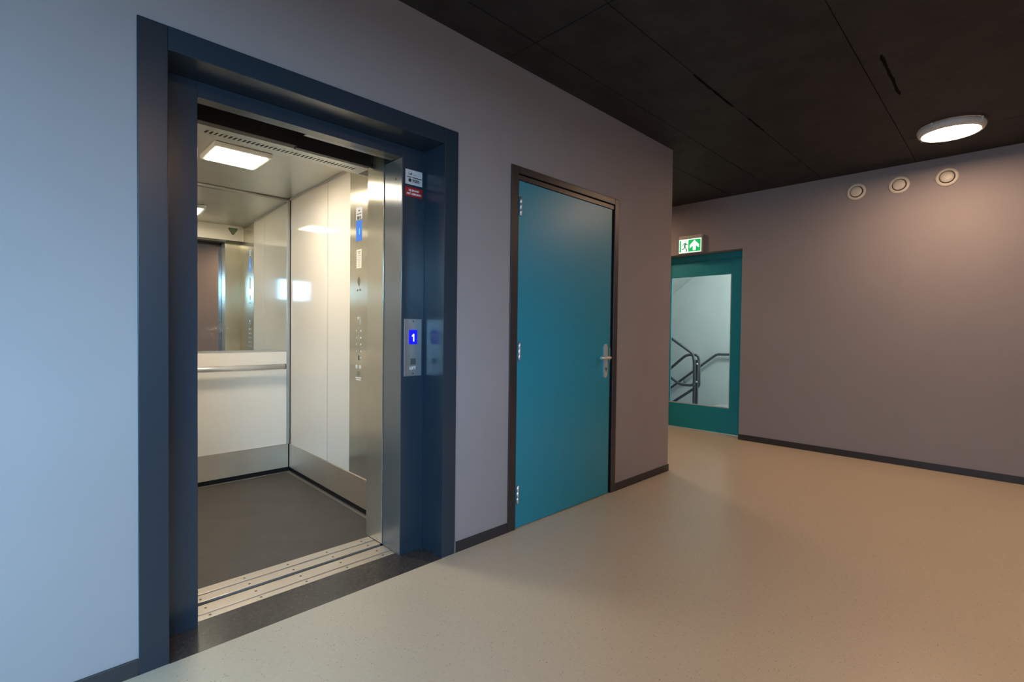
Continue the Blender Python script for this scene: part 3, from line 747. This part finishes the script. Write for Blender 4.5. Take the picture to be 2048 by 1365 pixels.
# ------------------------------------------------------------------ air valves on the end wall
def make_valve(y, z, label):
    t = thing('air_valve', (L, y, z), label, 'vent', 'round air valves on the end wall')
    M = Matrix.Translation((L, y, z)) @ Matrix.Rotation(-math.pi / 2, 4, 'Y')
    b = B(); lathe(b, [(0.078, 0.0), (0.080, 0.004), (0.077, 0.009), (0.064, 0.014), (0.056, 0.012), (0.053, 0.004), (0.053, -0.0)], M, 40); obj('ring', b, M_VENT, t)
    b = B(); lathe(b, [(0.054, 0.0012), (0, 0.0012)], M, 40); obj('gap', b, mat('valve shadow gap', (0.03, 0.02, 0.012), 0.7), t)
    b = B(); lathe(b, [(0.040, 0.003), (0.0475, 0.012), (0.0475, 0.015), (0.040, 0.020), (0.024, 0.023), (0, 0.024)], M, 40); obj('disc', b, M_VENT, t)
    return t


v0 = make_valve(1.112, 2.592, 'round cream air valve nearest the glazed door')
dup(v0, (L, 0.781, 2.592), 'middle one of three round cream air valves')
dup(v0, (L, 0.447, 2.594), 'round cream air valve nearest the ceiling lamp')

# ------------------------------------------------------------------ exit sign
SXF = L - 0.045
es = thing('exit_sign', (L, 2.77, 2.166), 'lit green and white exit sign above the glazed teal door', 'sign')
y0, y1, z0, z1 = 2.628, 2.915, 2.166, 2.378
b = B(); box(b, SXF, L, y0, y1, z0, z1, 0.004); obj('housing', b, M_SIGNBODY, es)
zp1 = 2.335
b = B(); box(b, SXF - 0.003, SXF - 0.0005, y0 + 0.004, y1 - 0.004, z0 + 0.006, zp1, 0.001); fc = obj('lit_face', b, M_SIGNW, es)
# picture coordinates: u from 0 (viewer's left, larger y) to 1, v from 0 (bottom) to 1
PY1, PW, PZ0, PH = y1 - 0.012, (y1 - y0) - 0.024, z0 + 0.016, zp1 - z0 - 0.026
sp = lambda u, v, t: Vector((SXF - 0.003 - t, PY1 - u * PW, PZ0 + v * PH))
b = B()
poly(b, [(0, 0), (0.075, 0), (0.075, 1), (0, 1)], sp); obj('green_strip', b, M_GREEN, fc)
b = B()
arrow = [(0.64, 0.10), (0.78, 0.10), (0.78, 0.48), (0.93, 0.28), (0.93, 0.55), (0.71, 0.93), (0.49, 0.55), (0.49, 0.28), (0.64, 0.48)]
arrow = [(0.42 + (u - 0.42) * 1.0, v) for u, v in arrow]
# green field around the white arrow, laid out as pieces
poly(b, [(0.42, 0), (1, 0), (1, 0.10), (0.42, 0.10)], sp)
poly(b, [(0.42, 0.10), (0.64, 0.10), (0.64, 0.48), (0.49, 0.28), (0.49, 0.55), (0.42, 0.55)], sp)
poly(b, [(1, 0.10), (1, 0.55), (0.93, 0.55), (0.93, 0.28), (0.78, 0.48), (0.78, 0.10)], sp)
poly(b, [(0.42, 0.55), (0.49, 0.55), (0.71, 0.93), (0.71, 1), (0.42, 1)], sp)
poly(b, [(1, 0.55), (1, 1), (0.71, 1), (0.71, 0.93), (0.93, 0.55)], sp)
obj('green_field', b, M_GREEN, fc)
b = B()
lim = lambda pts: poly(b, pts, sp, 0, 0.0007)
lim([(0.305 + 0.024 * math.cos(2 * math.pi * i / 12), 0.86 + 0.050 * math.sin(2 * math.pi * i / 12)) for i in range(12)])
lim([(0.25, 0.76), (0.30, 0.78), (0.315, 0.72), (0.28, 0.44), (0.215, 0.46), (0.225, 0.60)])            # trunk
lim([(0.25, 0.77), (0.265, 0.71), (0.185, 0.66), (0.16, 0.52), (0.135, 0.54), (0.165, 0.71)])           # back arm
lim([(0.30, 0.78), (0.345, 0.66), (0.40, 0.62), (0.395, 0.57), (0.325, 0.60), (0.285, 0.69)])           # front arm
lim([(0.225, 0.48), (0.27, 0.46), (0.24, 0.24), (0.10, 0.22), (0.10, 0.29), (0.20, 0.31)])              # rear leg
lim([(0.235, 0.48), (0.285, 0.46), (0.37, 0.16), (0.355, 0.02), (0.315, 0.02), (0.325, 0.14)])          # front leg
obj('running_figure', b, mat('lit dark green', (0.0, 0.12, 0.05), 0.4, emit=(0.0, 0.12, 0.055), estr=0.9), fc, kind='stuff')
b = B(); box(b, SXF - 0.002, SXF - 0.0003, 2.777, 2.785, zp1 + 0.001, zp1 + 0.034); obj('indicator', b, M_GREEN, es)
